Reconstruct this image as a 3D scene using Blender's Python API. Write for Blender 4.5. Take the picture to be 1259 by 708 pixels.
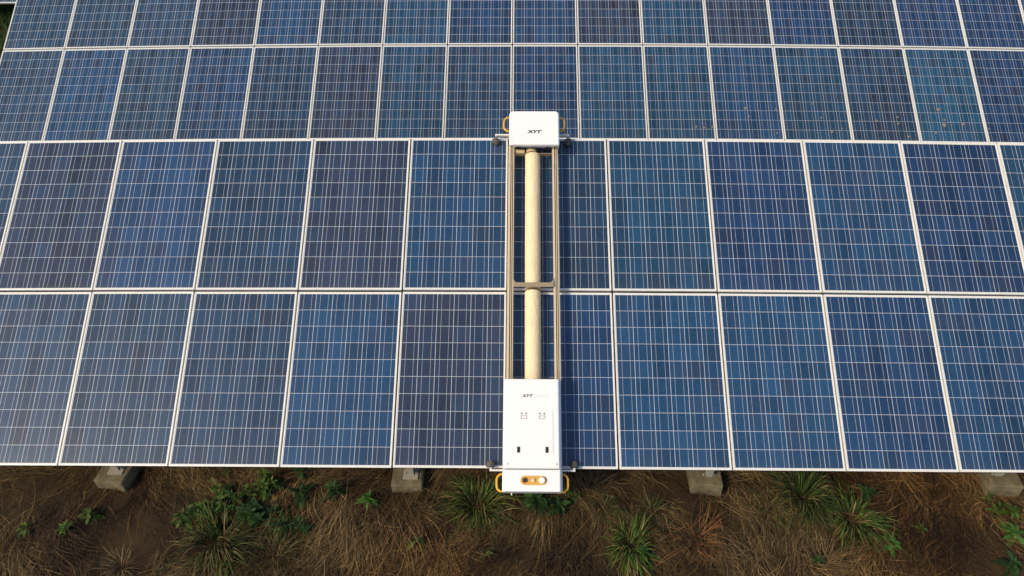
import bpy, bmesh, math, random
import numpy as np
from mathutils import Vector, Matrix, Euler

for o in list(bpy.data.objects):
    bpy.data.objects.remove(o)
SC = bpy.context.scene
COL = SC.collection
R = math.radians

# ------------------------------------------------------------------ camera
ALPHA = R(30.0)            # tilt of the arrays
H0 = 0.50                  # height of the low edge of the arrays above ground
cam_d = bpy.data.cameras.new('camera')
cam = bpy.data.objects.new('camera', cam_d)
COL.objects.link(cam)
CAM_R = Matrix(((0.99992, -0.00412, 0.012), (0.0117, 0.66559, -0.74622), (-0.00492, 0.7463, 0.66559)))
CAM_C = Vector((0.13078, -3.71813, 5.95792))
cam.matrix_world = Matrix.Translation(CAM_C) @ CAM_R.to_4x4()
cam_d.sensor_width = 36.0
cam_d.lens = 888.9 / 1259.0 * 36.0
cam_d.clip_start = 0.05
cam_d.clip_end = 1500.0
SC.camera = cam

# ------------------------------------------------------------------ light
SUN_EL, SUN_AZ = 40.0, 232.0       # azimuth clockwise from +Y (north)
SKY_STRENGTH, SUN_STRENGTH, EXPOSURE = 0.13, 2.6, 0.22
world = bpy.data.worlds.new('World')
SC.world = world
world.use_nodes = True
wn = world.node_tree.nodes
wl = world.node_tree.links
wn.clear()
sky = wn.new('ShaderNodeTexSky')
sky.sky_type = 'NISHITA'
sky.sun_disc = False
sky.sun_elevation = R(SUN_EL)
sky.sun_rotation = R(SUN_AZ)
sky.air_density = 1.0
sky.dust_density = 1.4
sky.ozone_density = 1.0
bg = wn.new('ShaderNodeBackground')
bg.inputs['Strength'].default_value = SKY_STRENGTH
wo = wn.new('ShaderNodeOutputWorld')
wl.new(sky.outputs[0], bg.inputs['Color'])
wl.new(bg.outputs[0], wo.inputs['Surface'])
sun_d = bpy.data.lights.new('sun', 'SUN')
sun_d.energy = SUN_STRENGTH
sun_d.angle = R(9.0)
sun_d.color = (1.0, 0.84, 0.60)
sun = bpy.data.objects.new('sun', sun_d)
COL.objects.link(sun)
sd = Vector((math.sin(R(SUN_AZ)) * math.cos(R(SUN_EL)), math.cos(R(SUN_AZ)) * math.cos(R(SUN_EL)), math.sin(R(SUN_EL))))
sun.rotation_euler = sd.to_track_quat('Z', 'Y').to_euler()
sun.location = (-6, -4, 9)
SC.view_settings.view_transform = 'Standard'
SC.view_settings.look = 'None'
SC.view_settings.exposure = EXPOSURE
SC.view_settings.gamma = 1.0
SC.view_settings.use_curve_mapping = False

# ------------------------------------------------------------------ helpers
def tag(o, label=None, cat=None, group=None, kind=None):
    if label: o['label'] = label
    if cat: o['category'] = cat
    if group: o['group'] = group
    if kind: o['kind'] = kind
    return o

def empty(name, M, label=None, cat=None, group=None):
    o = bpy.data.objects.new(name, None)
    o.empty_display_size = 0.1
    COL.objects.link(o)
    o.matrix_world = M
    return tag(o, label, cat, group)

def link(name, mesh, parent=None, M=None):
    o = bpy.data.objects.new(name, mesh)
    COL.objects.link(o)
    if parent: o.parent = parent
    if M is not None: o.matrix_local = M
    return o

class MB:
    """collects shapes, links them as ONE mesh object"""
    def __init__(self):
        self.bm = bmesh.new()
    def box(self, x0, x1, y0, y1, z0, z1, bevel=0.0, seg=2, M=None, taper=0.0):
        bm = self.bm
        t = taper
        vs = [bm.verts.new(p) for p in ((x0, y0, z0), (x1, y0, z0), (x1, y1, z0), (x0, y1, z0),
              (x0 + t, y0 + t, z1), (x1 - t, y0 + t, z1), (x1 - t, y1 - t, z1), (x0 + t, y1 - t, z1))]
        fs = [bm.faces.new([vs[i] for i in f]) for f in ((3, 2, 1, 0), (4, 5, 6, 7), (0, 1, 5, 4), (1, 2, 6, 5), (2, 3, 7, 6), (3, 0, 4, 7))]
        if bevel > 0:
            es = list({e for f in fs for e in f.edges})
            r = bmesh.ops.bevel(bm, geom=es, offset=bevel, segments=seg, affect='EDGES', profile=0.5)
            vs = list({v for f in r['faces'] for v in f.verts} | {v for v in vs if v.is_valid})
        if M is not None:
            bmesh.ops.transform(bm, matrix=M, verts=[v for v in vs if v.is_valid])
        return self
    def prism(self, prof, axis, a0, a1):
        """extrude a closed 2D profile along an axis; profile gives the two other coordinates"""
        bm = self.bm
        def P(p, a):
            if axis == 0: return (a, p[0], p[1])
            if axis == 1: return (p[0], a, p[1])
            return (p[0], p[1], a)
        A = [bm.verts.new(P(p, a0)) for p in prof]
        B = [bm.verts.new(P(p, a1)) for p in prof]
        n = len(prof)
        for i in range(n):
            bm.faces.new((A[i], A[(i + 1) % n], B[(i + 1) % n], B[i]))
        bm.faces.new(A[::-1]); bm.faces.new(B)
        return self
    def tube(self, pts, r, n=10, cap=True, radii=None):
        bm = self.bm
        pts = [Vector(p) for p in pts]
        rings = []
        up = None
        for i, p in enumerate(pts):
            t = (pts[min(i + 1, len(pts) - 1)] - pts[max(i - 1, 0)]).normalized()
            if up is None:
                up = Vector((0, 0, 1)) if abs(t.z) < 0.9 else Vector((1, 0, 0))
            a = t.cross(up).normalized()
            b = a.cross(t).normalized()
            up = b
            rr = radii[i] if radii else r
            rings.append([bm.verts.new(p + a * math.cos(2 * math.pi * k / n) * rr + b * math.sin(2 * math.pi * k / n) * rr) for k in range(n)])
        for i in range(len(rings) - 1):
            for k in range(n):
                f = bm.faces.new((rings[i][k], rings[i][(k + 1) % n], rings[i + 1][(k + 1) % n], rings[i + 1][k]))
                f.smooth = True
        if cap:
            bm.faces.new(rings[0][::-1]); bm.faces.new(rings[-1])
        return self
    def disc(self, c, axis, r, h, n=24, bev=0.0):
        """cylinder with its centre line along axis, rounded rims"""
        c = Vector(c); ax = Vector(axis).normalized()
        if bev > 0:
            return self.tube([c - ax * h / 2, c - ax * (h / 2 - bev * .35), c - ax * (h / 2 - bev), c + ax * (h / 2 - bev), c + ax * (h / 2 - bev * .35), c + ax * h / 2], r, n,
                             radii=[r - bev, r - bev * .3, r, r, r - bev * .3, r - bev])
        return self.tube([c - ax * h / 2, c + ax * h / 2], r, n)
    def poly(self, pts, z0, z1):
        return self.prism(pts, 2, z0, z1)
    def build(self, name, mat, parent=None, M=None):
        me = bpy.data.meshes.new(name)
        bmesh.ops.recalc_face_normals(self.bm, faces=self.bm.faces)
        self.bm.to_mesh(me); self.bm.free()
        me.materials.append(mat)
        return link(name, me, parent, M)

# ------------------------------------------------------------------ node helpers / materials
class NT:
    def __init__(self, name):
        self.m = bpy.data.materials.new(name)
        self.m.use_nodes = True
        self.t = self.m.node_tree
        self.p = self.t.nodes['Principled BSDF']
    def n(self, typ, **kw):
        nd = self.t.nodes.new(typ)
        for k, v in kw.items(): setattr(nd, k, v)
        return nd
    def l(self, a, b):
        self.t.links.new(a, b)
    def put(self, sock, v):
        if hasattr(v, 'is_output') or isinstance(v, bpy.types.NodeSocket): self.l(v, sock)
        else: sock.default_value = v
    def math(self, op, a, b=0.0, c=None):
        nd = self.n('ShaderNodeMath', operation=op)
        self.put(nd.inputs[0], a); self.put(nd.inputs[1], b)
        if c is not None: self.put(nd.inputs[2], c)
        return nd.outputs[0]
    def mix(self, f, a, b, blend='MIX'):
        nd = self.n('ShaderNodeMix', data_type='RGBA', blend_type=blend)
        self.put(nd.inputs[0], f); self.put(nd.inputs[6], a); self.put(nd.inputs[7], b)
        return nd.outputs[2]
    def noise(self, vec, scale, detail=4.0, rough=0.55):
        nd = self.n('ShaderNodeTexNoise')
        if vec is not None: self.l(vec, nd.inputs['Vector'])
        nd.inputs['Scale'].default_value = scale
        nd.inputs['Detail'].default_value = detail
        nd.inputs['Roughness'].default_value = rough
        return nd
    def ramp(self, f, stops):
        nd = self.n('ShaderNodeValToRGB')
        self.l(f, nd.inputs[0])
        while len(nd.color_ramp.elements) < len(stops): nd.color_ramp.elements.new(0.5)
        for e, (p, c) in zip(nd.color_ramp.elements, stops):
            e.position = p
            e.color = c if len(c) == 4 else (*c, 1)
        return nd.outputs[0]
    def coord(self, which='Object'):
        return self.n('ShaderNodeTexCoord').outputs[which]
    def bump(self, h, strength, dist):
        nd = self.n('ShaderNodeBump')
        nd.inputs['Strength'].default_value = strength
        nd.inputs['Distance'].default_value = dist
        self.l(h, nd.inputs['Height'])
        self.l(nd.outputs[0], self.p.inputs['Normal'])
    def set(self, **kw):
        names = dict(color='Base Color', rough='Roughness', metal='Metallic', spec='Specular IOR Level', coat='Coat Weight', coat_rough='Coat Roughness')
        for k, v in kw.items():
            s = self.p.inputs[names[k]]
            if isinstance(v, tuple) and len(v) == 3: v = (*v, 1)
            self.put(s, v)
        return self

def worn(name, color, rough=0.5, metal=0.0, var=0.15, scale=6.0, dirt=(0.25, 0.2, 0.13), dirt_amt=0.12, spec=0.5):
    t = NT(name)
    co = t.coord()
    n1 = t.noise(co, scale, 5.0)
    dark = tuple(c * (1 - var) for c in color)
    c = t.mix(n1.outputs[0], (*dark, 1), (*color, 1))
    n2 = t.noise(co, scale * 2.7, 6.0, 0.7)
    d = t.ramp(n2.outputs[0], [(0.5, (0, 0, 0)), (0.8, (dirt_amt,) * 3)])
    c = t.mix(d, c, (*dirt, 1))
    t.set(color=c, metal=metal, spec=spec)
    t.set(rough=t.math('MULTIPLY_ADD', n1.outputs[0], 0.2, rough - 0.1))
    return t.m

M_FRAME = worn('anodised_frame', (0.80, 0.785, 0.735), 0.42, 0.0, 0.10, 3.0, (0.36, 0.30, 0.2), 0.35)
M_STEEL = worn('galvanised_steel', (0.31, 0.29, 0.23), 0.6, 0.0, 0.25, 5.0, (0.2, 0.14, 0.08), 0.3)
M_WHITE = worn('white_paint', (0.86, 0.86, 0.85), 0.35, 0.0, 0.03, 2.5, (0.6, 0.55, 0.45), 0.05)
M_WHITE2 = worn('white_bracket_paint', (0.74, 0.73, 0.69), 0.4, 0.0, 0.08, 9.0, (0.4, 0.33, 0.22), 0.25)
M_ALU = worn('rail_aluminium', (0.76, 0.62, 0.42), 0.36, 0.1, 0.14, 4.0, (0.35, 0.25, 0.12), 0.35)
M_BAR = worn('crossbar_aluminium', (0.36, 0.29, 0.19), 0.45, 0.1, 0.18, 7.0, (0.3, 0.2, 0.1), 0.3)
M_YEL = worn('yellow_plastic', (0.72, 0.38, 0.03), 0.38, 0.0, 0.10, 12.0, (0.4, 0.25, 0.08), 0.1)
M_ORANGE = worn('orange_panel', (0.70, 0.38, 0.07), 0.4, 0.0, 0.08, 12.0, (0.4, 0.25, 0.08), 0.1)
M_BLACK = worn('black_plastic', (0.018, 0.018, 0.02), 0.4, 0.0, 0.3, 20.0, (0.08, 0.07, 0.06), 0.2)
M_BROWN = worn('dark_knob', (0.06, 0.032, 0.03), 0.35, 0.0, 0.2, 20.0)
M_RUBBER = worn('grey_rubber', (0.085, 0.08, 0.068), 0.7, 0.0, 0.3, 25.0, (0.3, 0.24, 0.15), 0.55)
M_GREYMARK = worn('pale_grey_marking', (0.36, 0.36, 0.36), 0.5, 0.0, 0.05, 30.0)
M_FAINT = worn('faint_print', (0.70, 0.70, 0.69), 0.5, 0.0, 0.05, 30.0)
M_PALE = worn('pale_knob', (0.78, 0.62, 0.42), 0.4)
M_SLOT_SHADE = worn('painted_slot_shade', (0.07, 0.05, 0.03), 0.8, 0.0, 0.3, 30.0)  # dark colour standing in for the shade inside the rail grooves
M_TAN = worn('tan_coupling', (0.62, 0.47, 0.24), 0.5, 0.0, 0.2, 20.0)
M_RUST = worn('brown_bearing', (0.20, 0.12, 0.05), 0.6, 0.1, 0.4, 40.0)
M_DROP = worn('dropping', (0.30, 0.24, 0.17), 0.8, 0.0, 0.4, 40.0)

def mat_concrete():
    t = NT('weathered_concrete')
    co = t.coord()
    a = t.noise(co, 5, 8, 0.65)
    c = t.ramp(a.outputs[0], [(0.3, (0.085, 0.068, 0.040)), (0.55, (0.17, 0.14, 0.085)), (0.75, (0.25, 0.21, 0.135))])
    b = t.noise(co, 14, 5, 0.6)
    c = t.mix(t.ramp(b.outputs[0], [(0.52, (0, 0, 0)), (0.75, (0.7, 0.7, 0.7))]), c, (0.075, 0.05, 0.024, 1))
    t.set(color=c, rough=0.95, spec=0.2)
    h = t.noise(co, 60, 6, 0.7)
    t.bump(h.outputs[0], 0.6, 0.01)
    return t.m
M_CONC = mat_concrete()

def mat_cells():
    t = NT('polycrystalline_cells')
    uv = t.n('ShaderNodeUVMap'); uv.uv_map = 'UVMap'
    s = t.n('ShaderNodeSeparateXYZ'); t.l(uv.outputs[0], s.inputs[0])
    oi = t.n('ShaderNodeObjectInfo')
    P = 0.1602
    def axis(v, start, count):
        c = t.math('DIVIDE', t.math('SUBTRACT', v, start - 0.0015), P)
        idx = t.math('FLOOR', c)
        p = t.math('MULTIPLY', t.math('SUBTRACT', t.math('FRACT', c), 0.5), P)     # -P/2..P/2 inside the cell
        inside = t.math('MULTIPLY', t.math('GREATER_THAN', c, 0.012), t.math('LESS_THAN', c, count - 0.012))
        return c, idx, p, inside
    cx, ix, px, inx = axis(s.outputs[0], 0.0170, 6)
    cy, iy, py, iny = axis(s.outputs[1], 0.0205, 10)
    ax = t.math('ABSOLUTE', px); ay = t.math('ABSOLUTE', py)
    gapx = t.math('GREATER_THAN', ax, P / 2 - 0.0020)
    gapy = t.math('GREATER_THAN', ay, P / 2 - 0.0018)
    bus = t.math('LESS_THAN', t.math('ABSOLUTE', t.math('SUBTRACT', ax, 0.0385)), 0.00108)
    # per cell random
    cb = t.n('ShaderNodeCombineXYZ')
    t.l(ix, cb.inputs[0]); t.l(iy, cb.inputs[1]); t.l(t.math('MULTIPLY', oi.outputs['Random'], 713.0), cb.inputs[2])
    wn1 = t.n('ShaderNodeTexWhiteNoise', noise_dimensions='3D'); t.l(cb.outputs[0], wn1.inputs['Vector'])
    cb2 = t.n('ShaderNodeCombineXYZ')
    t.l(ix, cb2.inputs[0]); t.l(t.math('MULTIPLY', oi.outputs['Random'], 331.0), cb2.inputs[2])
    wn2 = t.n('ShaderNodeTexWhiteNoise', noise_dimensions='3D'); t.l(cb2.outputs[0], wn2.inputs['Vector'])
    val = t.math('ADD', t.math('MULTIPLY', wn1.outputs['Value'], 0.42), t.math('MULTIPLY', wn2.outputs['Value'], 0.26))
    # crystal grains
    vec = t.n('ShaderNodeVectorMath', operation='MULTIPLY_ADD')
    t.l(uv.outputs[0], vec.inputs[0]); vec.inputs[1].default_value = (1, 1, 1)
    t.l(cb.outputs[0], vec.inputs[2])
    vo = t.n('ShaderNodeTexVoronoi'); t.l(vec.outputs[0], vo.inputs['Vector']); vo.inputs['Scale'].default_value = 70
    sepv = t.n('ShaderNodeSeparateColor'); t.l(vo.outputs['Color'], sepv.inputs[0])
    val = t.math('ADD', t.math('ADD', val, 0.52), t.math('MULTIPLY', sepv.outputs[0], 0.26))
    tint = oi.outputs['Color']
    cell = t.mix(1.0, tint, t.ramp(t.math('MULTIPLY', val, 0.6), [(0, (0, 0, 0)), (1, (1.66, 1.66, 1.66))]), 'MULTIPLY')
    # some cells lean to brighter blue, some to a brown violet
    sep1 = t.n('ShaderNodeSeparateColor'); t.l(wn1.outputs['Color'], sep1.inputs[0])
    cell = t.mix(t.ramp(sep1.outputs[1], [(0.70, (0, 0, 0)), (1.0, (0.40, 0.40, 0.40))]), cell, (0.020, 0.068, 0.145, 1))
    cell = t.mix(t.ramp(sep1.outputs[2], [(0.72, (0, 0, 0)), (1.0, (0.42, 0.42, 0.42))]), cell, (0.036, 0.042, 0.072, 1))
    line = (0.55, 0.57, 0.61, 1)
    ln = t.math('MAXIMUM', t.math('MAXIMUM', gapx, gapy), t.math('MULTIPLY', bus, 0.95))
    c = t.mix(ln, cell, line)
    ins = t.math('MULTIPLY', inx, iny)
    c = t.mix(ins, (0.74, 0.73, 0.70, 1), c)
    # thin settled dust, more towards the lower edge of the glass
    co = t.n('ShaderNodeNewGeometry').outputs['Position']
    d1 = t.noise(co, 0.9, 5, 0.6); d2 = t.noise(co, 22, 4, 0.7)
    edge = t.ramp(s.outputs[1], [(0.0, (1, 1, 1)), (0.07, (0.25, 0.25, 0.25)), (0.25, (0, 0, 0))])
    dust = t.math('MULTIPLY', t.math('ADD', t.math('MULTIPLY', d1.outputs[0], 0.035), t.math('MULTIPLY', edge, 0.05)), t.math('ADD', d2.outputs[0], 0.4))
    c = t.mix(dust, c, (0.34, 0.30, 0.24, 1))
    t.set(color=c, spec=0.5)
    t.set(rough=t.math('MULTIPLY_ADD', d2.outputs[0], 0.08, 0.05))
    return t.m
M_CELLS = mat_cells()

def mat_brush():
    t = NT('brush_bristles')
    co = t.coord()
    mp = t.n('ShaderNodeMapping'); t.l(co, mp.inputs[0]); mp.inputs['Scale'].default_value = (1, 0.35, 1)
    a = t.noise(mp.outputs[0], 60, 5, 0.7)
    c = t.ramp(a.outputs[0], [(0.2, (0.82, 0.65, 0.40)), (0.5, (0.86, 0.70, 0.45)), (0.8, (0.88, 0.74, 0.50))])
    # rows of bristle bundles: small dark dots wound round the core
    s = t.n('ShaderNodeSeparateXYZ'); t.l(co, s.inputs[0])
    ang = t.math('DIVIDE', t.math('ARCTAN2', s.outputs[0], s.outputs[2]), 2 * math.pi)
    u = t.math('FRACT', t.math('ADD', t.math('MULTIPLY', s.outputs[1], 1.1), t.math('MULTIPLY', ang, 3.0)))
    rowm = t.math('LESS_THAN', t.math('ABSOLUTE', t.math('SUBTRACT', u, 0.5)), 0.035)
    dots = t.math('LESS_THAN', t.math('FRACT', t.math('MULTIPLY', s.outputs[1], 36.0)), 0.42)
    c = t.mix(t.math('MULTIPLY', t.math('MULTIPLY', rowm, dots), 0.25), c, (0.28, 0.18, 0.08, 1))
    dn = t.noise(co, 7, 4, 0.6)
    c = t.mix(t.ramp(dn.outputs[0], [(0.5, (0, 0, 0)), (0.85, (0.25, 0.25, 0.25))]), c, (0.5, 0.38, 0.2, 1))
    t.set(color=c, rough=0.9, spec=0.15)
    f = t.noise(mp.outputs[0], 160, 3, 0.8)
    t.bump(f.outputs[0], 0.5, 0.006)
    return t.m
M_BRUSH = mat_brush()

def mat_attr(name, rough=0.8, spec=0.2):
    t = NT(name)
    a = t.n('ShaderNodeAttribute'); a.attribute_name = 'col'
    n = t.noise(t.coord(), 30, 3, 0.6)
    c = t.mix(1.0, a.outputs['Color'], t.ramp(n.outputs[0], [(0.25, (0.7, 0.7, 0.7)), (0.75, (1.2, 1.2, 1.2))]), 'MULTIPLY')
    t.set(color=c, rough=rough, spec=spec)
    return t.m
M_STRAW = mat_attr('dry_straw', 0.75, 0.25)
M_LEAF = mat_attr('green_leaf', 0.7, 0.15)

def mat_ground():
    t = NT('brown_soil')
    co = t.coord()
    a = t.noise(co, 1.3, 8, 0.65)
    c = t.ramp(a.outputs[0], [(0.3, (0.020, 0.014, 0.008)), (0.55, (0.056, 0.036, 0.018)), (0.75, (0.094, 0.062, 0.030))])
    mp = t.n('ShaderNodeMapping'); t.l(co, mp.inputs[0]); mp.inputs['Rotation'].default_value = (0, 0, R(40)); mp.inputs['Scale'].default_value = (4, 30, 1)
    b = t.noise(mp.outputs[0], 3, 6, 0.75)
    c = t.mix(t.ramp(b.outputs[0], [(0.5, (0, 0, 0)), (0.75, (0.6, 0.6, 0.6))]), c, (0.11, 0.075, 0.04, 1))
    t.set(color=c, rough=1.0, spec=0.1)
    h = t.noise(co, 25, 8, 0.75)
    t.bump(h.outputs[0], 0.9, 0.03)
    return t.m
M_GROUND = mat_ground()

# ------------------------------------------------------------------ ground
def ground_z(x, y):
    x = np.asarray(x, float); y = np.asarray(y, float)
    near = np.exp(-((x / 9.0) ** 4)) * np.exp(-(((y + 0.5) / 3.0) ** 4))
    z = 0.026 * np.sin(2.1 * x + 0.7 + 1.3 * np.sin(1.1 * y)) * np.sin(3.3 * y + 0.4 + 0.8 * np.sin(1.7 * x))
    z += 0.022 * np.sin(5.3 * x + 2.1 * y) * np.sin(4.1 * y - 2.6 * x + 1.0)
    z += 0.012 * np.sin(11.0 * x - 6.0 * y + 2.0) * np.sin(9.0 * y + 4.0 * x)
    z -= 0.05 * np.clip(-(y + 0.35) / 1.2, 0, 1) * near          # falls a little away from the array
    return z * (0.25 + 0.75 * near)

def grid_axis(parts):
    out = []
    for a, b, n in parts: out += list(np.linspace(a, b, n, endpoint=False))
    out.append(parts[-1][1])
    return np.array(out)
gx = grid_axis([(-600, -100, 8), (-100, -20, 14), (-20, -8, 24), (-8, 8, 200), (8, 20, 24), (20, 100, 14), (100, 600, 8)])
gy = grid_axis([(-300, -30, 10), (-30, -5, 16), (-5, -2.6, 12), (-2.6, 1.6, 70), (1.6, 14, 40), (14, 60, 20), (60, 900, 14)])
X, Y = np.meshgrid(gx, gy)
Z = ground_z(X, Y)
verts = np.stack([X.ravel(), Y.ravel(), Z.ravel()], 1)
nx, ny = len(gx), len(gy)
ii = np.arange(nx * ny).reshape(ny, nx)
faces = np.stack([ii[:-1, :-1].ravel(), ii[:-1, 1:].ravel(), ii[1:, 1:].ravel(), ii[1:, :-1].ravel()], 1)
me = bpy.data.meshes.new('ground')
me.from_pydata(verts.tolist(), [], faces.tolist())
me.polygons.foreach_set('use_smooth', np.ones(len(me.polygons), bool))
me.materials.append(M_GROUND)
tag(link('ground', me), kind='structure')

# ------------------------------------------------------------------ the arrays
PU, PV, PW, PH, PT = 1.007, 1.662, 0.991, 1.640, 0.040

def frame_mesh():
    b = MB()
    L = 0.0105
    b.box(0, PW, 0, L, -PT, 0)
    b.box(0, PW, PH - L, PH, -PT, 0)
    b.box(0, L, L, PH - L, -PT, 0)
    b.box(PW - L, PW, L, PH - L, -PT, 0)
    # inward return flanges under the laminate
    b.box(L, PW - L, L, 0.03, -PT, -PT + 0.002)
    b.box(L, PW - L, PH - 0.03, PH - L, -PT, -PT + 0.002)
    bmesh.ops.recalc_face_normals(b.bm, faces=b.bm.faces)
    me = bpy.data.meshes.new('frame'); b.bm.to_mesh(me); b.bm.free()
    me.materials.append(M_FRAME)
    return me
def cells_mesh():
    L = 0.0105
    me = bpy.data.meshes.new('cell_sheet')
    x0, x1, y0, y1, z0, z1 = L, PW - L, L, PH - L, -0.009, -0.003
    me.from_pydata([(x0, y0, z0), (x1, y0, z0), (x1, y1, z0), (x0, y1, z0), (x0, y0, z1), (x1, y0, z1), (x1, y1, z1), (x0, y1, z1)], [],
                   [(3, 2, 1, 0), (4, 5, 6, 7), (0, 1, 5, 4), (1, 2, 6, 5), (2, 3, 7, 6), (3, 0, 4, 7)])
    uvl = me.uv_layers.new(name='UVMap')
    for lp in me.loops:
        v = me.vertices[lp.vertex_index].co
        uvl.data[lp.index].uv = (v.x, v.y)
    me.materials.append(M_CELLS)
    return me
FRAME_ME, CELLS_ME = frame_mesh(), cells_mesh()

T = {   # albedo of the cells and the words for it
    'g': ((0.025, 0.058, 0.106), 'greyish blue'), 'b': ((0.014, 0.060, 0.140), 'clear blue'), 'd': ((0.016, 0.044, 0.090), 'dark slate blue'),
    'n': ((0.010, 0.041, 0.112), 'deep navy'), 'p': ((0.029, 0.038, 0.070), 'brownish navy'), 'v': ((0.017, 0.054, 0.132), 'violet blue'),
    't': ((0.013, 0.060, 0.120), 'teal blue'), 'i': ((0.012, 0.042, 0.120), 'indigo'), 'B': ((0.014, 0.084, 0.160), 'bright teal blue'),
    'k': ((0.019, 0.050, 0.088), 'dull grey blue')}
ORD = ['zeroth', 'first', 'second', 'third', 'fourth', 'fifth', 'sixth', 'seventh', 'eighth', 'ninth', 'tenth', 'eleventh', 'twelfth', 'thirteenth', 'fourteenth', 'fifteenth', 'sixteenth', 'seventeenth', 'eighteenth']
ROT = Matrix.Rotation(ALPHA, 4, 'X')
def array_matrix(origin):
    return Matrix.Translation(origin) @ ROT
rng = random.Random(5)
def panel(Marr, bow, uc, n, v0, key, label, group):
    u = (n + 0.5) * PU
    du = u - uc
    # sits on a rack that follows the gentle swell of the field, plus a few millimetres of mounting tolerance
    M = Marr @ Matrix.Translation((u, v0 + rng.uniform(-.0015, .0015), bow * du * du + rng.uniform(-.001, .001))) @ Matrix.Rotation(-math.atan(2 * bow * du), 4, 'Y') @ Matrix.Rotation(rng.uniform(-.0012, .0012), 4, 'X') @ Matrix.Translation((-PW / 2, 0, 0))
    r = empty('solar_panel', M, label, 'solar panel', group)
    link('frame', FRAME_ME, r)
    c = link('cell_sheet', CELLS_ME, r)
    j = rng.uniform(0.92, 1.08)
    c.color = (*[(k * .72 + q * .28) * j * .93 for k, q in zip(T[key][0], (.017, .052, .112))], 1)
    return r

FRONT_M = array_matrix((0, 0, H0))
BACK_O = Vector((-8.06902, 5.71199, H0 - 0.00488))
BACK_M = array_matrix(BACK_O)
FAR_O = Vector((-16.2, 11.14, H0))
FAR_M = array_matrix(FAR_O)
BOW_F, BOW_B = -0.0029, -0.0020

low = {-6: 'g', -5: 'g', -4: 'g', -3: 'd', -2: 'b', -1: 'p', 0: 'n', 1: 'b', 2: 'b', 3: 'n', 4: 'b', 5: 'b'}
up = {-7: 'g', -6: 'g', -5: 'p', -4: 'v', -3: 'd', -2: 'p', -1: 'b', 0: 'd', 1: 't', 2: 'i', 3: 'b', 4: 'i', 5: 't', 6: 'b'}
for row, tab, v0, nm in ((0, low, 0.0, 'bottom'), (1, up, PV, 'top')):
    for n, k in tab.items():
        if n == 0: where = 'under the white cleaning robot in the nearest %s row' % nm
        elif n < 0: where = '%s left of the cleaning robot in nearest %s row' % (ORD[-n], nm)
        else: where = '%s right of the cleaning robot in nearest %s row' % (ORD[n], nm)
        panel(FRONT_M, BOW_F, 0.0, n, v0, k, '%s solar panel, %s' % (T[k][1], where), 'solar panels of the nearest array')
blow = 'gbkvdptdnttbtdBnb'
bup = 'kkgpbdtnvptpidii'
for row, s, v0, nm in ((0, blow, 0.0, 'lower'), (1, bup, PV, 'upper')):
    for m, k in enumerate(s):
        panel(BACK_M, BOW_B, 8.3, m, v0, k, '%s solar panel, %s from left end of the %s row behind' % (T[k][1], ORD[m + 1], nm), 'solar panels of the array behind')
panel(BACK_M, BOW_B, 8.3, 16, PV, 'b', 'clear blue solar panel, seventeenth from left end of the upper row behind', 'solar panels of the array behind')
FAR_N = range(0, 10)
for v0, nm in ((0.0, 'lower'), (PV, 'upper')):
    for m in FAR_N:
        panel(FAR_M, 0.0, 0.0, m, v0, 'gk'[m % 2], 'farthest solar panel, %s row, %s from left end of the third array' % (nm, ORD[m + 1]), 'solar panels of the farthest array')

def rack(name, Marr, origin, bow, uc, u0, u1, posts, label):
    root = empty(name, Matrix.Translation(origin + Vector(((u0 + u1) / 2, 1.4, -origin.z))), label, 'panel rack')
    inv = root.matrix_world.inverted()
    A = inv @ Marr
    us = np.linspace(u0, u1, 40)
    def w(u): return bow * (u - uc) ** 2
    for v in (0.33, 1.30, 2.0, 2.97):                # purlins: C channels along the row
        b = MB()
        prof = [(-.02, -.001), (.02, -.001), (.02, -.006), (-.014, -.006), (-.014, -.045), (.02, -.045), (.02, -.05), (-.02, -.05)]
        rings = [[b.bm.verts.new((u, v + p[0], -PT - 0.003 + p[1] + w(u))) for p in prof] for u in us]
        for i in range(len(rings) - 1):
            for k in range(len(prof)):
                b.bm.faces.new((rings[i][k], rings[i][(k + 1) % 8], rings[i + 1][(k + 1) % 8], rings[i + 1][k]))
        b.bm.faces.new(rings[0]); b.bm.faces.new(rings[-1][::-1])
        b.build('purlin', M_STEEL, root, A)
    for x in posts:
        u = x
        ww = w(u) - PT - 0.056
        MB().box(u - .025, u + .025, 0.09, 3.15, ww - .08, ww).build('rafter', M_STEEL, root, A)
        for v in (0.155, 2.85):
            top = Marr @ Vector((u + .05, v, ww - .01))
            zb = float(ground_z(top.x, top.y)) + 0.14
            b = MB().box(-.03, .03, -.02, .02, zb, top.z).box(-.07, .07, -.06, .06, zb - .006, zb + .006)
            for sx in (-.05, .05):
                b.disc((sx, 0, zb + .016), (0, 0, 1), .011, .02, 6)
            P = inv @ Matrix.Translation((top.x, top.y, 0))
            b.build('post', M_STEEL, root, P)
        # brace from the rear post towards the front
        a = Marr @ Vector((u + .05, 1.5, ww - .03)); c = Marr @ Vector((u + .05, 2.85, ww))
        c = Vector((c.x, c.y - .02, 0.35))
        MB().tube([inv @ a, inv @ c], .018, 8).build('brace', M_STEEL, root)
    return root
POSTS_F = (-6.60, -3.737, -0.945, 1.851, 4.547)
rack('mounting_rack', FRONT_M, Vector((0, 0, H0)), BOW_F, 0, -7 * PU + .1, 7 * PU - .1, POSTS_F, 'galvanised steel rack on concrete feet carrying the nearest array of panels')
rack('mounting_rack', BACK_M, BACK_O, BOW_B, 8.3, 0.03, 17 * PU - .03, (0.6, 3.4, 6.2, 9.0, 11.8, 14.6, 16.6), 'galvanised steel rack carrying the array of panels behind the robot')
rack('mounting_rack', FAR_M, FAR_O, 0, 0, 0.03, 10 * PU - .03, (0.6, 3.4, 6.2, 9.0), 'steel rack of the farthest array at the top left corner')

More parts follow.
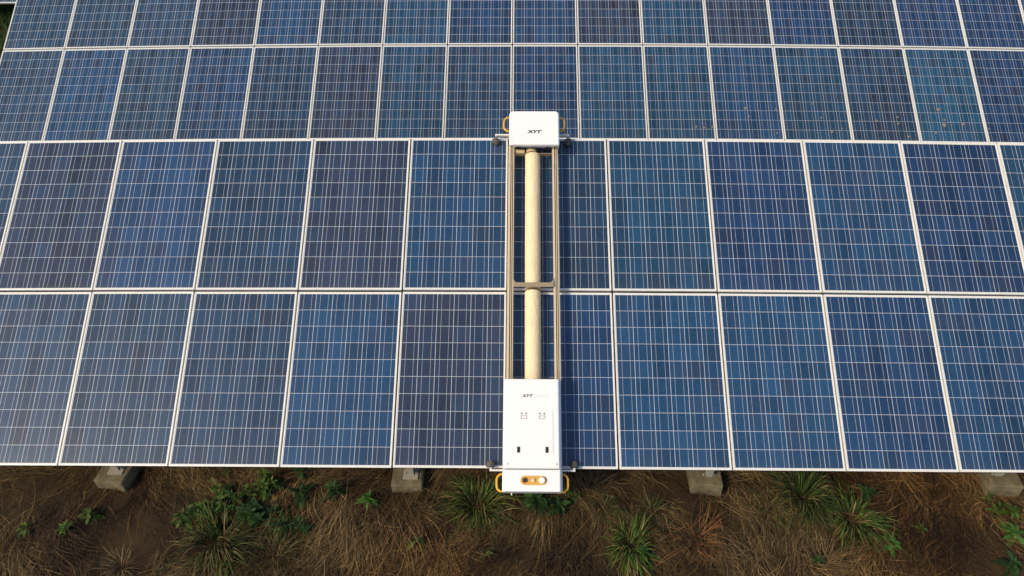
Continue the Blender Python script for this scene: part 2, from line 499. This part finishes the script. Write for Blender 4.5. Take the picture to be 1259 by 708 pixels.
def block(x, y, rz, label, sx=.30, sy=.42, h=.15, seed=0):
    rg = random.Random(seed)
    z = float(ground_z(x, y))
    M = Matrix.Translation((x, y, z)) @ Matrix.Rotation(R(rz), 4, 'Z')
    b = MB()
    b.box(-sx / 2, sx / 2, -sy / 2, sy / 2, -.08, h, bevel=.014, seg=2, taper=.008)
    bmesh.ops.subdivide_edges(b.bm, edges=list(b.bm.edges), cuts=3, use_grid_fill=True)
    for v in b.bm.verts:
        v.co += Vector((rg.uniform(-1, 1), rg.uniform(-1, 1), rg.uniform(-1, .6))) * .0035
    r = empty('concrete_block', M, label, 'concrete block', 'concrete feet of the panel rack')
    b.build('footing', M_CONC, r)
    k = MB()
    for sx_ in (-.06, .06):
        k.disc((sx_, .02, h + .012), (0, 0, 1), .009, .03, 6)
    k.build('anchor_bolt', M_RUST, r)
    return r
block(-3.70, .27, -7, 'weathered concrete foot half sunk in straw, leftmost below the panels', h=.14, seed=1)
block(-0.93, .27, 1, 'weathered concrete foot left of the robot beside the big grass tuft', h=.15, seed=2)
block(1.88, .28, -2, 'weathered concrete foot right of the robot with a steel post on it', h=.15, seed=3)
block(4.65, .29, -4, 'weathered concrete foot at the right edge with a pale sunlit side', h=.15, seed=4)

# ------------------------------------------------------------------ cleaning robot (plane coordinates u right, v up-slope, w off the glass)
RM = FRONT_M
robot = empty('cleaning_robot', RM @ Matrix.Translation((0.24, 1.63, 0.002)), 'white solar panel cleaning robot with a cream roller brush spanning both rows of panels', 'cleaning robot')
RI = Matrix.Translation((-0.24, -1.63, -0.002))     # robot parts are drawn in u, v, w

def housing(b, u0, u1, v0, v1, w0, w1, ch_u, ch_w, rtop, rbot, seg=6, ev=0.25):
    """sheet metal housing: rounded plan outline, chamfered upper rim"""
    def outline(inset):
        pts = []
        for (cx, cy, r, a0) in ((u1, v0, rbot, -90), (u1, v1, rtop, 0), (u0, v1, rtop, 90), (u0, v0, rbot, 180)):
            r_ = max(r - inset * .4, .002)
            px = cx - (r_ + inset) if cx == u1 else cx + r_ + inset
            py = cy - (r_ + inset * ev) if cy == v1 else cy + r_ + inset * ev
            for i in range(seg + 1):
                a = R(a0 + 90 * i / seg)
                pts.append((px + r_ * math.cos(a), py + r_ * math.sin(a)))
        return pts
    rings = [(0.0, w0), (0.0, w1 - ch_w), (ch_u * .75, w1 - ch_w * .22), (ch_u, w1 - ch_w * .05), (ch_u * 1.3, w1)]
    vv = []
    for ins, w in rings:
        vv.append([b.bm.verts.new((p[0], p[1], w)) for p in outline(ins)])
    n = len(vv[0])
    for i in range(len(vv) - 1):
        for k in range(n):
            b.bm.faces.new((vv[i][k], vv[i][(k + 1) % n], vv[i + 1][(k + 1) % n], vv[i + 1][k]))
    b.bm.faces.new(vv[0][::-1]); b.bm.faces.new(vv[-1])
    return b

def text_mesh(name, s, size, shear, mat, parent, M, bold=0.0):
    cu = bpy.data.curves.new(name, 'FONT')
    cu.body = s; cu.size = size; cu.shear = shear; cu.offset = bold
    cu.align_x = 'CENTER'; cu.align_y = 'CENTER'; cu.extrude = 0.0008
    tmp = bpy.data.objects.new(name, cu)
    COL.objects.link(tmp)
    dg = bpy.context.evaluated_depsgraph_get()
    me = bpy.data.meshes.new_from_object(tmp.evaluated_get(dg))
    bpy.data.objects.remove(tmp)
    bpy.data.curves.remove(cu)
    me.name = name
    me.materials.clear(); me.materials.append(mat)
    return link(name, me, parent, M)

# upper (drive) box
ubox = housing(housing(MB(), 0.010, 0.508, 3.088, 3.468, 0.222, 0.255, .010, .014, .035, .010), 0.020, 0.498, 3.165, 3.455, 0.055, 0.2225, .001, .001, .03, .01).build('drive_box', M_WHITE, robot, RI)
MB().box(0.0105, 0.0195, 3.12, 3.44, .09, .2215).box(0.4985, 0.5075, 3.12, 3.44, .09, .2215).build('side_cheek', M_WHITE, ubox)
text_mesh('logo', 'XYT', .046, .32, M_BLACK, ubox, Matrix.Translation((0.256, 3.232, 0.2554)) @ Matrix.Scale(1.4, 4, (1, 0, 0)), .0020)
b = MB()
for (x, y) in ((0.04, 3.13), (0.478, 3.13)):
    b.disc((x, y, .2553), (0, 0, 1), .004, .002, 10)
b.build('screw', M_GREYMARK, ubox)

# lower (control) box: upper cover and end section with the switches
lbox = housing(MB(), -0.014, 0.489, -0.022, 0.757, 0.055, 0.250, .024, .035, .012, .006).build('control_box', M_WHITE, robot, RI)
lend = housing(MB(), -0.020, 0.494, -0.213, -0.0245, 0.030, 0.247, .022, .033, .006, .010).build('switch_box', M_WHITE, robot, RI)
door = MB().box(0.093, 0.416, 0.104, 0.475, .2498, .2545, bevel=.0015, seg=1).build('access_door', M_WHITE, lbox)
for x in (0.118, 0.362):
    MB().box(x - .013, x + .013, .112, .162, .2542, .2600, bevel=.003, seg=2).build('latch', M_BLACK, lbox)
for x in (0.163, 0.322):       # two grey marks above the door: pairs of dots over an open bracket
    b = MB()
    for dx in (-.019, .019):
        b.disc((x + dx, .447, .2552), (0, 0, 1), .010, .0026, 14)
    b.box(x - .028, x + .028, .424, .430, .2542, .2560)
    b.box(x - .028, x - .022, .402, .424, .2542, .2560)
    b.box(x + .022, x + .028, .402, .424, .2542, .2560)
    b.box(x - .022, x + .022, .400, .406, .2542, .2560)
    b.build('hinge', M_GREYMARK, lbox)
text_mesh('logo', 'XYT', .033, .32, M_BLACK, lbox, Matrix.Translation((0.191, 0.602, 0.2504)) @ Matrix.Scale(1.35, 4, (1, 0, 0)), .0012)
b = MB()
rg = random.Random(3)
for i in range(3):
    x = .268 + i * .040
    b.box(x, x + .028, .588, .592, .2496, .2506); b.box(x, x + .028, .612, .616, .2496, .2506)
    b.box(x, x + .004, .592, .612, .2496, .2506); b.box(x + .024, x + .028, .592, .612, .2496, .2506)
b.build('faint_marking', M_FAINT, lbox)
b = MB()
for (x, y) in ((0.028, 0.018), (0.447, 0.018)):
    b.disc((x, y, .2505), (0, 0, 1), .007, .003, 10)
b.build('screw', M_GREYMARK, lbox)
MB().tube([(0.06, -0.213, .10), (0.06, -0.235, .10)], .006, 8).build('cable_stub', M_WHITE2, robot, RI)

# switch plate with three knobs
pts = []
for (cx, a0) in ((0.322, -90), (0.173, 90)):
    for i in range(13):
        a = R(a0 + 180 * i / 12)
        pts.append((cx + .038 * math.cos(a), -0.118 + .038 * math.sin(a)))
b = MB().poly(pts, .2465, .2535)
sp = b.build('switch_plate', M_ORANGE, lend)
MB().disc((0.171, -.117, .260), (0, 0, 1), .021, .018, 20, .004).build('knob', M_BROWN, lend)
MB().disc((0.243, -.117, .259), (0, 0, 1), .016, .016, 20, .004).build('knob', M_PALE, lend)
MB().disc((0.318, -.117, .262), (0, 0, 1), .027, .022, 24, .006).build('knob', M_WHITE, lend)

# yellow carrying handles
def handle(side, vc, half, w, parent):
    s = -1 if side < 0 else 1
    base = (-0.012 if s < 0 else 0.487) if vc < 1 else (0.012 if s < 0 else 0.506)
    out = 0.058
    pts = [(base, vc + half, w), (base + s * out * .45, vc + half, w), (base + s * out * .85, vc + half * .74, w), (base + s * out, vc + half * .42, w),
           (base + s * out, vc - half * .42, w), (base + s * out * .85, vc - half * .74, w), (base + s * out * .45, vc - half, w), (base, vc - half, w)]
    MB().tube(pts, .0098, 10).build('handle', M_YEL, robot, RI)
for s in (-1, 1):
    handle(s, 3.370, .078, .165, robot)
    handle(s, -0.133, .072, .15, robot)

# side rails: slotted aluminium extrusions
def rail(u0, u1, name):
    h0, h1 = .100, .150
    wd = u1 - u0
    k = lambda f: u0 + wd * f
    g = .034
    prof = [(u0, h0), (u1, h0), (u1, h1 - .006), (k(.84), h1 - .006), (k(.84), h1 - g), (k(.68), h1 - g), (k(.68), h1), (k(.54), h1), (k(.54), h1 - g), (k(.36), h1 - g), (k(.36), h1), (u0, h1)]
    for f0, f1 in ((.37, .53), (.69, .83)):
        MB().box(k(f0), k(f1), .745, 3.135, h1 - g + .001, h1 - .010).build('slot_shade_strip', M_SLOT_SHADE, robot, RI)  # added dark strip: groove shade put in as colour where sun would fill it
    MB().prism(prof, 1, .74, 3.14).build(name, M_ALU, robot, RI)
rail(0.006, 0.060, 'side_rail')
rail(0.440, 0.492, 'side_rail')
# thin sheet running down beside the rails to the glass
b = MB().box(0.0035, 0.0055, .74, 3.14, .055, .140).build('rail_skirt', M_ALU, robot, RI)
b = MB().box(0.4925, 0.4945, .74, 3.14, .055, .140).build('rail_skirt', M_ALU, robot, RI)

# crossbar with gussets
b = MB().box(0.0605, 0.4395, 1.640, 1.684, .1565, .172, bevel=.003)
for s, x in ((1, 0.0607), (-1, 0.4393)):
    arc = [(x, 1.682)] + [(x + s * .05 * (1 - math.sin(R(a))), 1.682 + .05 * (1 - math.cos(R(a)))) for a in range(0, 91, 15)]
    arc = [(x, 1.6825), (x + s * .05, 1.6825)] + [(x + s * .05 * (1 - math.sin(R(a))), 1.6825 + .05 * (1 - math.cos(R(a)))) for a in range(15, 90, 15)] + [(x, 1.7325)]
    b.poly(arc, .158, .166)
b.build('crossbar', M_BAR, robot, RI)
b = MB().disc((0.246, 1.632, .080), (0, 1, 0), .050, .022, 16)
b.box(.226, .266, 1.628, 1.640, .08, .1565)
for a in range(6):
    b.disc((0.246 + .04 * math.cos(R(a * 60)), 1.620, .08 + .04 * math.sin(R(a * 60))), (0, 1, 0), .008, .02, 6)
b.build('bearing', M_RUST, robot, RI)

# brush rollers
def roller(v0, v1):
    n = 40
    b = MB()
    L = v1 - v0
    prof = [0, .006, .02] + list(np.linspace(.04, L - .04, 46)) + [L - .02, L - .006, L]
    rg = np.random.RandomState(int(v0 * 100))
    rings = []
    for i, y in enumerate(prof):
        ring = []
        for k in range(n):
            a = 2 * math.pi * k / n
            r = .0755
            e = min(y, L - y)
            if e < .006: r -= (.006 - e) * .6
            r += .0011 * rg.randn()
            ring.append(b.bm.verts.new((r * math.sin(a), y - L / 2, r * math.cos(a))))
        rings.append(ring)
    for i in range(len(rings) - 1):
        for k in range(n):
            f = b.bm.faces.new((rings[i][k], rings[i][(k + 1) % n], rings[i + 1][(k + 1) % n], rings[i + 1][k])); f.smooth = True
    b.bm.faces.new(rings[0]); b.bm.faces.new(rings[-1][::-1])
    return b.build('brush_roller', M_BRUSH, robot, RI @ Matrix.Translation((0.2465, (v0 + v1) / 2, .0775)))
roller(0.72, 1.622)
roller(1.644, 3.066)
# end plates and motor couplings at the box ends
b = MB().box(0.0605, 0.4395, 3.068, 3.074, .060, .112)
b.build('end_plate', M_BAR, robot, RI)
b = MB().disc((.232, 3.094, .10), (0, 1, 0), .052, .036, 20)
b.build('coupling', M_TAN, robot, RI)
b = MB().box(0.075, 0.165, 3.0750, 3.1130, .07, .120, bevel=.004)
b.build('motor', M_TAN, robot, RI)
b = MB().box(0.0605, 0.4395, .768, .774, .045, .146)
b.build('end_plate', M_BAR, robot, RI)

# guide wheels riding on the panel frames, on bent white brackets
def guide(s, v, vb, lower):
    uc = 0.24 + s * 0.371
    inner = (-0.018 if lower else 0.012) if s < 0 else (0.492 if lower else 0.506)
    b = MB().disc((uc, v, .036), (0, 1, 0), .036, .052, 22, .007)
    wh = b.build('guide_wheel', M_RUBBER, robot, RI)
    b = MB().disc((uc, v, .036), (0, 1, 0), .012, .066, 10)
    b.build('axle', M_STEEL, wh)
    b = MB()
    a0, a1 = sorted((inner, uc - s * .012))
    b.box(a0, a1, vb - .008, vb + .008, .070, .098, bevel=.002, seg=1)
    c0, c1 = sorted((uc - s * .014, uc + s * .004))
    y0, y1 = sorted((vb - .008, v))
    if lower:
        b.box(c0, c1, vb - .0081, v - .032, .030, .0985, bevel=.002, seg=1)
    else:
        b.box(c0, c1, v + .032, vb + .0081, .030, .0985, bevel=.002, seg=1)
    b.build('wheel_bracket', M_WHITE2, robot, RI)
for s in (-1, 1):
    guide(s, 3.246, 3.292, False)
    guide(s, 0.030, -0.024, True)
# drive wheels hidden below the boxes carry the weight on the glass
for u in (.10, .40):
    for v in (.12, .62, 3.18, 3.26):
        MB().disc((u, v, .038), (0, 1, 0), .038, .045, 20, .005).build('drive_wheel', M_RUBBER, robot, RI)

# ------------------------------------------------------------------ dirt on the rear panels
def at_plane(px, py, Marr, w=0.0):
    """point on a panel plane under a pixel of the photograph"""
    d = CAM_R @ Vector(((px - 629.5) / 888.9, -(py - 354) / 888.9, -1))
    n = Marr.to_3x3() @ Vector((0, 0, 1)); o = Marr @ Vector((0, 0, w))
    t = (o - CAM_C).dot(n) / d.dot(n)
    return Marr.inverted() @ (CAM_C + d * t)
def at_ground(px, py):
    d = CAM_R @ Vector(((px - 629.5) / 888.9, -(py - 354) / 888.9, -1))
    z = 0.0
    for _ in range(4):
        p = CAM_C + d * ((z - CAM_C.z) / d.z)
        z = float(ground_z(p.x, p.y))
    return Vector((p.x, p.y, z))
rg = random.Random(9)
drops = [(856, 155, .035), (866, 156, .025), (876, 155, .03), (917, 132, .04), (921, 142, .03), (955, 133, .03), (956, 162, .03), (1000, 126, .02), (1011, 143, .025), (1024, 160, .04), (1037, 156, .02),
         (1080, 146, .035), (1106, 141, .03), (1107, 149, .03), (1120, 165, .03), (1157, 131, .05), (1165, 144, .03), (1164, 150, .06), (1154, 160, .03), (1188, 149, .04), (1221, 154, .02)]
for (px, py, r) in drops:
    p = at_plane(px, py, BACK_M)
    w = BOW_B * (p.x - 8.3) ** 2
    b = MB()
    pts = [(r * .55 * (0.7 + .5 * rg.random()) * math.cos(k * math.pi / 5), r * .55 * (0.7 + .5 * rg.random()) * math.sin(k * math.pi / 5)) for k in range(10)]
    b.poly(pts, 0, .003)
    o = b.build('dirt_spot', M_DROP, None)
    o.matrix_world = BACK_M @ Matrix.Translation((p.x, p.y, w - .0015))
    tag(o, 'small pale brown dirt spot dried on the panels behind, right of the robot', 'dirt spot', 'dirt spots on the right half of the array behind')

# ------------------------------------------------------------------ vegetation
def blades_mesh(name, root, head, length, lift, curl, width, col, mat, seg=4, droop=0.0, flat=0.8, seed=0):
    """one mesh of many tapering curved blades (numpy arrays, one row per blade)"""
    rs = np.random.RandomState(seed)
    N = len(root)
    s = np.linspace(0, 1, seg + 1)[None, :]
    ang = head[:, None] + curl[:, None] * s
    dx = np.cos(ang); dy = np.sin(ang)
    step = length[:, None] / seg
    x = np.concatenate([np.zeros((N, 1)), np.cumsum(dx[:, :-1] * step, 1)], 1)
    y = np.concatenate([np.zeros((N, 1)), np.cumsum(dy[:, :-1] * step, 1)], 1)
    z = lift[:, None] * np.sin(np.pi * np.minimum(s * .5 + .0, 1) * 1.15) * (1 - droop * s ** 2)
    px, py, pz = root[:, :1] + x, root[:, 1:2] + y, root[:, 2:3] + z
    wv = (width[:, None] * np.clip(1.15 - s ** 1.6, 0.12, 1)) * .5
    tw = rs.uniform(-1, 1, (N, 1)) * (1 - flat) * 1.5
    ox, oy, oz = -np.sin(ang) * wv * np.cos(tw), np.cos(ang) * wv * np.cos(tw), wv * np.sin(tw)
    A = np.stack([px - ox, py - oy, pz - oz], -1); B = np.stack([px + ox, py + oy, pz + oz], -1)
    V = np.stack([A, B], 2).reshape(-1, 3)                # N, seg+1, 2
    base = (np.arange(N) * (seg + 1) * 2)[:, None]
    k = np.arange(seg)[None, :] * 2
    F = np.stack([base + k, base + k + 1, base + k + 3, base + k + 2], -1).reshape(-1, 4)
    me = bpy.data.meshes.new(name)
    me.vertices.add(len(V)); me.vertices.foreach_set('co', V.astype(np.float32).ravel())
    me.loops.add(F.size); me.loops.foreach_set('vertex_index', F.astype(np.int32).ravel())
    me.polygons.add(len(F)); me.polygons.foreach_set('loop_start', np.arange(0, F.size, 4, dtype=np.int32))
    me.update(calc_edges=True)
    ca = me.attributes.new('col', 'FLOAT_COLOR', 'POINT')
    cc = np.ones((N, (seg + 1) * 2, 4), np.float32); cc[:, :, :3] = col[:, None, :]
    ca.data.foreach_set('color', cc.ravel())
    me.polygons.foreach_set('use_smooth', np.ones(len(F), bool))
    me.materials.append(mat)
    return me

def field(x, y, seed, k=1.0):
    rs = np.random.RandomState(seed)
    v = np.zeros_like(x)
    for i in range(9):
        a = rs.uniform(0, 2 * math.pi); f = k * rs.uniform(.7, 3.2); ph = rs.uniform(0, 6.28)
        v += np.sin(f * (x * math.cos(a) + y * math.sin(a)) + ph + .8 * np.sin(f * .7 * (y * math.cos(a) - x * math.sin(a)) + ph * 2))
    return v / 3.0

def straw(K, x0, x1, y0, y1, seed):
    """lodged grass: locks of 12-34 roughly parallel blades, plus loose single stems"""
    rs = np.random.RandomState(seed)
    cx = rs.uniform(x0, x1, K); cy = rs.uniform(y0, y1, K)
    keep = rs.rand(K) < np.clip(0.66 + .42 * field(cx, cy, 11, 2.2), .15, 1)
    cx, cy = cx[keep], cy[keep]; K = len(cx)
    # combed away down the slope, to the right on the right side, to the left on the left side
    base = R(-90) + R(42) * np.tanh(cx / 1.6)
    th = base + 0.95 * field(cx, cy, 21, 1.0) + .50 * field(cx, cy, 22, 2.8) + rs.randn(K) * .30
    tone = .36 + .22 * field(cx, cy, 41, 1.9) + rs.randn(K) * .25
    LL = rs.gamma(6, .038, K).clip(.09, .5)
    lf = np.abs(rs.randn(K)) * .030 + .010 + .04 * np.clip(field(cx, cy, 31, 2.6), 0, 1.5) * rs.rand(K)
    cu = rs.randn(K) * .6
    nb = rs.randint(12, 34, K)
    i = np.repeat(np.arange(K), nb); N = len(i)
    off = rs.randn(N) * .045; al = rs.randn(N) * .07
    x = cx[i] - np.sin(th[i]) * off + np.cos(th[i]) * al; y = cy[i] + np.cos(th[i]) * off + np.sin(th[i]) * al
    h = th[i] + rs.randn(N) * .16 + off * 2.0
    wild = rs.rand(N) < .10
    h[wild] = rs.uniform(0, 6.28, wild.sum())
    L = LL[i] * rs.uniform(.5, 1.25, N)
    lift = lf[i] * rs.uniform(.4, 1.5, N)
    tall = rs.rand(N) < .03
    lift[tall] += rs.uniform(.04, .14, tall.sum())
    curl = cu[i] + rs.randn(N) * .35
    wd = rs.uniform(.0018, .0046, N)
    tn = np.clip(tone[i] + rs.randn(N) * .17, 0, 1)[:, None]
    dark = np.array([.015, .0095, .004]); mid = np.array([.124, .077, .030]); light = np.array([.40, .268, .110])
    col = np.where(tn < .5, dark + (mid - dark) * tn * 2, mid + (light - mid) * (tn - .5) * 2)
    red = np.clip(field(x, y, 51, 1.3) + .1, 0, 1)[:, None]
    col = col * (1 + red * np.array([.14, -.06, -.22]))
    root = np.stack([x, y, ground_z(x, y) + .002], 1)
    return blades_mesh('dry_grass', root, h, L, lift, curl, wd, col, M_STRAW, 4, .35, .7, seed)
o = link('dry_grass', straw(8600, -6.6, 6.6, -2.3, 1.5, 1))
tag(o, 'flattened dry brown grass and straw covering the soil below the panels', 'dry grass', None, 'stuff')

# greener weeds beyond the left end of the rear array
rs = np.random.RandomState(77)
N = 22000
x = rs.uniform(-14, -7.6, N); y = rs.uniform(6.5, 13, N)
col = np.array([.030, .062, .012]) * rs.uniform(.5, 2.0, (N, 1)) + np.array([.03, .025, .005]) * (rs.rand(N, 1) < .2)
o = link('green_grass', blades_mesh('green_grass', np.stack([x, y, ground_z(x, y)], 1), rs.uniform(0, 6.28, N), rs.uniform(.12, .4, N), rs.uniform(.05, .3, N), rs.randn(N) * .6, rs.uniform(.005, .012, N), col, M_LEAF, 3, .3, .5, 7))
tag(o, 'dark green grass beyond the left end of the array behind', 'grass', None, 'stuff')

def tuft(px, py, rpx, label, cols, n, seed, tall=1.0, width=.0095, spread=1.0, name='grass_tuft', cat='grass tuft', mat=None, group='grass tufts in front of the panels'):
    c = at_ground(px, py)
    rad = rpx / 122.0
    rs = np.random.RandomState(seed)
    th = rs.uniform(0, 2 * math.pi, n)
    lob = rs.uniform(0, 6.28, 5)
    sel = rs.rand(n) < .6
    th[sel] = lob[rs.randint(0, 5, sel.sum())] + rs.randn(sel.sum()) * .38
    rr = rad * .34 * np.sqrt(rs.rand(n)) * spread
    L = rad * rs.uniform(.55, 1.30, n)
    up = rs.rand(n)
    lift = rad * tall * (.18 + .75 * up)
    L = L * (1.05 - .55 * up)
    L *= 1 + .25 * np.sin(th * 2 + lob[0]) + .15 * np.sin(th * 3 + lob[1])
    root = np.stack([rr * np.cos(th + rs.randn(n) * .5), rr * np.sin(th + rs.randn(n) * .5), np.zeros(n) - .004], 1)
    cols = np.array(cols)
    pick = rs.randint(0, len(cols), n)
    col = cols[pick] * rs.uniform(.45, 1.3, (n, 1))
    dry = rs.rand(n) < .13
    col[dry] = np.array([.17, .12, .05]) * rs.uniform(.5, 1.3, (dry.sum(), 1))
    me = blades_mesh(name, root, th + rs.randn(n) * .22, L, lift, rs.randn(n) * .35, rs.uniform(.6, 1.2, n) * width, col, mat or M_LEAF, 6, .42, .6, seed)
    o = link(name, me)
    o.location = c
    return tag(o, label, cat, group)
G1 = [(.040, .075, .010), (.060, .095, .014), (.024, .046, .008), (.110, .120, .030)]
G2 = [(.046, .098, .012), (.080, .140, .022), (.024, .055, .009), (.14, .15, .04)]
G3 = [(.026, .052, .009), (.044, .076, .013), (.090, .085, .030), (.014, .028, .006)]
G4 = [(.075, .094, .020), (.050, .072, .014), (.130, .115, .042), (.026, .042, .009)]
tuft(590, 624, 44, 'biggest dense green grass tuft, left of the robot below the panels', G1, 420, 101, .85)
tuft(775, 671, 34, 'bright green spiky grass tuft at the bottom, right of the robot', G2, 210, 102, .8)
tuft(984, 612, 46, 'broad dark green grass tuft close under the panels on the right', G3, 420, 103, .8)
tuft(1046, 640, 38, 'green grass tuft leaning against the broad dark tuft on the right', G2 + G3, 330, 104, .8)
tuft(271, 668, 50, 'yellow green star shaped grass tuft at the bottom left', G4, 230, 105, .9)
tuft(338, 682, 34, 'wispy olive grass at the bottom between the star tuft and the weeds', G4, 120, 106, 1.0, .005)
tuft(802, 628, 22, 'thin wispy green grass above the bright spiky tuft', G3, 70, 107, 1.0, .005)
tuft(742, 626, 24, 'thin dark grass beside the lower right corner of the robot', G3, 90, 108, 1.0, .005)
tuft(946, 628, 26, 'sparse olive grass at the left side of the broad dark tuft', G4, 90, 109, .8, .005)
tuft(150, 697, 26, 'pale straw coloured grass clump at the bottom left edge', [(.20, .14, .065), (.13, .085, .04)], 110, 110, .6, .005, 1.0, 'dry_tuft', 'dry grass clump', M_STRAW, 'dry grass clumps')
tuft(856, 662, 34, 'reddish orange dry grass clump right of the bright spiky tuft', [(.26, .105, .035), (.18, .075, .028), (.11, .05, .02)], 170, 111, .7, .0045, 1.5, 'dry_tuft', 'dry grass clump', M_STRAW, 'dry grass clumps')
tuft(728, 606, 30, 'tan dry grass clump hanging below the panels right of the robot', [(.17, .115, .055), (.11, .07, .035)], 130, 112, .7, .0045, 1.4, 'dry_tuft', 'dry grass clump', M_STRAW, 'dry grass clumps')
tuft(1010, 690, 34, 'tan dry grass clump at the bottom right', [(.18, .12, .055), (.12, .075, .035)], 130, 113, .5, .0045, 1.6, 'dry_tuft', 'dry grass clump', M_STRAW, 'dry grass clumps')

def weed(px, py, rpx, label, seed, n=14, cols=None, broad=.26, tall=.7, stems=1):
    n = int(n * 1.9); broad *= .62
    """broad leaved weed: leaf blades with a folded midrib on one or more stems"""
    c = at_ground(px, py)
    rad = rpx * 1.18 / 122.0
    rg = random.Random(seed)
    cols = cols or [(.036, .074, .010), (.054, .096, .016), (.020, .042, .008), (.080, .092, .024)]
    V, F, C = [], [], []
    for st in range(stems):
        sx, sy = (0, 0) if stems == 1 else (rg.uniform(-.55, .55) * rad, rg.uniform(-.45, .45) * rad)
        hgt = rad * tall * rg.uniform(.5, 1.1)
        sc = 1.0 if stems == 1 else rg.uniform(.45, .7)
        # stem
        b0 = len(V); rr = .004
        for (z, r_) in ((-.01, rr), (hgt, rr * .5)):
            for k in range(4):
                V.append((sx + r_ * math.cos(k * math.pi / 2), sy + r_ * math.sin(k * math.pi / 2), z)); C.append((.05, .09, .03))
        for k in range(4):
            F.append((b0 + k, b0 + (k + 1) % 4, b0 + 4 + (k + 1) % 4, b0 + 4 + k))
        for i in range(n):
            f = i / max(n - 1, 1)
            th = i * 2.4 + rg.uniform(-1.1, 1.1)
            z0 = hgt * (.08 + .92 * f)
            L = rad * sc * (1.05 - .5 * f) * rg.uniform(.45, 1.3)
            w = L * broad * rg.uniform(.8, 1.2)
            rise = rg.uniform(.15, .5) + .5 * f
            cc = rg.choice(cols); j = rg.uniform(.7, 1.3); cc = tuple(k * j for k in cc)
            ct, s_ = math.cos(th), math.sin(th)
            b0 = len(V)
            steps = [(0, .12), (.25, .75), (.5, 1.0), (.78, .62), (1.0, .03)]
            for (t, wf) in steps:
                zz = z0 + L * (rise * t - .62 * t * t * (1 - .4 * f))
                d = L * t * (1 - .25 * f)
                for q, fold in ((-1, .18), (0, 0), (1, .18)):
                    V.append((sx + ct * d - s_ * q * w * wf, sy + s_ * d + ct * q * w * wf, max(zz + fold * w * wf, .004)))
                    C.append(tuple(k * (1.25 if q == 0 else 1) for k in cc))
            for a in range(len(steps) - 1):
                for q in (0, 1):
                    p = b0 + a * 3 + q
                    F.append((p, p + 1, p + 4, p + 3))
    me = bpy.data.meshes.new('weed')
    me.from_pydata(V, [], F)
    ca = me.attributes.new('col', 'FLOAT_COLOR', 'POINT')
    ca.data.foreach_set('color', np.array([(*k, 1) for k in C], np.float32).ravel())
    me.polygons.foreach_set('use_smooth', np.ones(len(F), bool))
    me.materials.append(M_LEAF)
    o = link('weed', me); o.location = c; o.rotation_euler[2] = rg.uniform(0, 6)
    return tag(o, label, 'weed', 'green weeds in the straw')
DK = [(.017, .042, .010), (.028, .062, .014), (.011, .026, .007)]
BR = [(.044, .115, .016), (.034, .086, .014), (.070, .140, .032)]
W = [
 (33, 650, 11, 'small green weed nearest the left edge', 11, None, .22, .6, 1), (83, 655, 11, 'upright narrow weed, second from the left edge', 12, None, .22, 1.4, 1),
 (112, 637, 12, 'green weed right of the upright narrow one at the left', 14, None, .25, .7, 1), (232, 637, 22, 'bushy weed at the left end of the big weed patch', 12, None, .26, .9, 4),
 (283, 622, 25, 'leafy weed on top of the yellow green star tuft', 14, None, .24, 1.1, 4), (304, 612, 16, 'small weed at the top of the weed patch', 12, None, .26, .8, 2),
 (326, 606, 21, 'upper right weed of the weed patch left of centre', 14, None, .26, 1.0, 4), (305, 632, 24, 'weed in the middle of the weed patch above the wispy olive grass', 12, DK, .26, .8, 5),
 (329, 636, 21, 'weed at the right end of the weed patch', 12, DK, .26, .8, 4), (263, 645, 18, 'dark weed in the weed patch left of the star tuft', 12, DK, .28, .7, 4),
 (371, 611, 17, 'drooping dark green weed right of the weed patch', 14, DK, .22, .8, 1), (413, 607, 15, 'greyish green weed between the drooping one and the pale rosette', 14, DK, .22, .8, 1),
 (453, 617, 12, 'pale rosette weed left of the second concrete foot', 14, BR, .2, .8, 1), (513, 667, 11, 'small weed below the second concrete foot', 9, None, .26, .7, 1),
 (355, 665, 26, 'straggling dark weed with thin stems at the bottom, left of centre', 12, DK, .16, 1.0, 4), (672, 618, 30, 'broad leaved dark weed just below the robot', 12, DK, .30, .6, 3),
 (597, 683, 9, 'tiny weed below the biggest grass tuft', 8, None, .26, .7, 1), (1094, 671, 14, 'bright round weed right of the two tufts', 14, BR, .28, .7, 1),
 (1131, 652, 10, 'small weed above and right of the bright round weed', 9, None, .24, .6, 1), (1217, 626, 16, 'green weed below the concrete foot at the right edge', 12, None, .2, .8, 2),
 (1243, 632, 15, 'green weed right under the rightmost concrete foot, touching the frame edge', 12, None, .22, .8, 1), (1246, 660, 15, 'large bright weed at the right edge of the picture', 16, BR, .2, .9, 1),
 (1240, 699, 16, 'dark weed in the bottom right corner', 12, DK, .25, .8, 1), (370, 583, 12, 'small weed in the shade close under the panels, left of centre', 10, DK, .24, .7, 1),
 (280, 580, 9, 'tiny weed in the shade close under the panels above the weed patch', 8, DK, .24, .6, 1), (705, 612, 14, 'single broad leaf weed right of the weed below the robot', 6, DK, .36, .5, 1),
 (275, 700, 16, 'bright weed below the star tuft at the bottom edge', 10, None, .24, .6, 1), (795, 684, 14, 'dark weed at the lower right of the bright spiky tuft', 10, DK, .26, .6, 1),
 (1005, 690, 8, 'tiny weed among the dry grass at the bottom right', 8, DK, .26, .6, 1), (1062, 610, 14, 'dark weed above the leaning tuft on the right', 10, DK, .2, .8, 1),
]
for i, (px, py, r, lab, n, cols, br, tl, st) in enumerate(W):
    weed(px, py, r, lab, 300 + i, n, cols, br, tl, st)
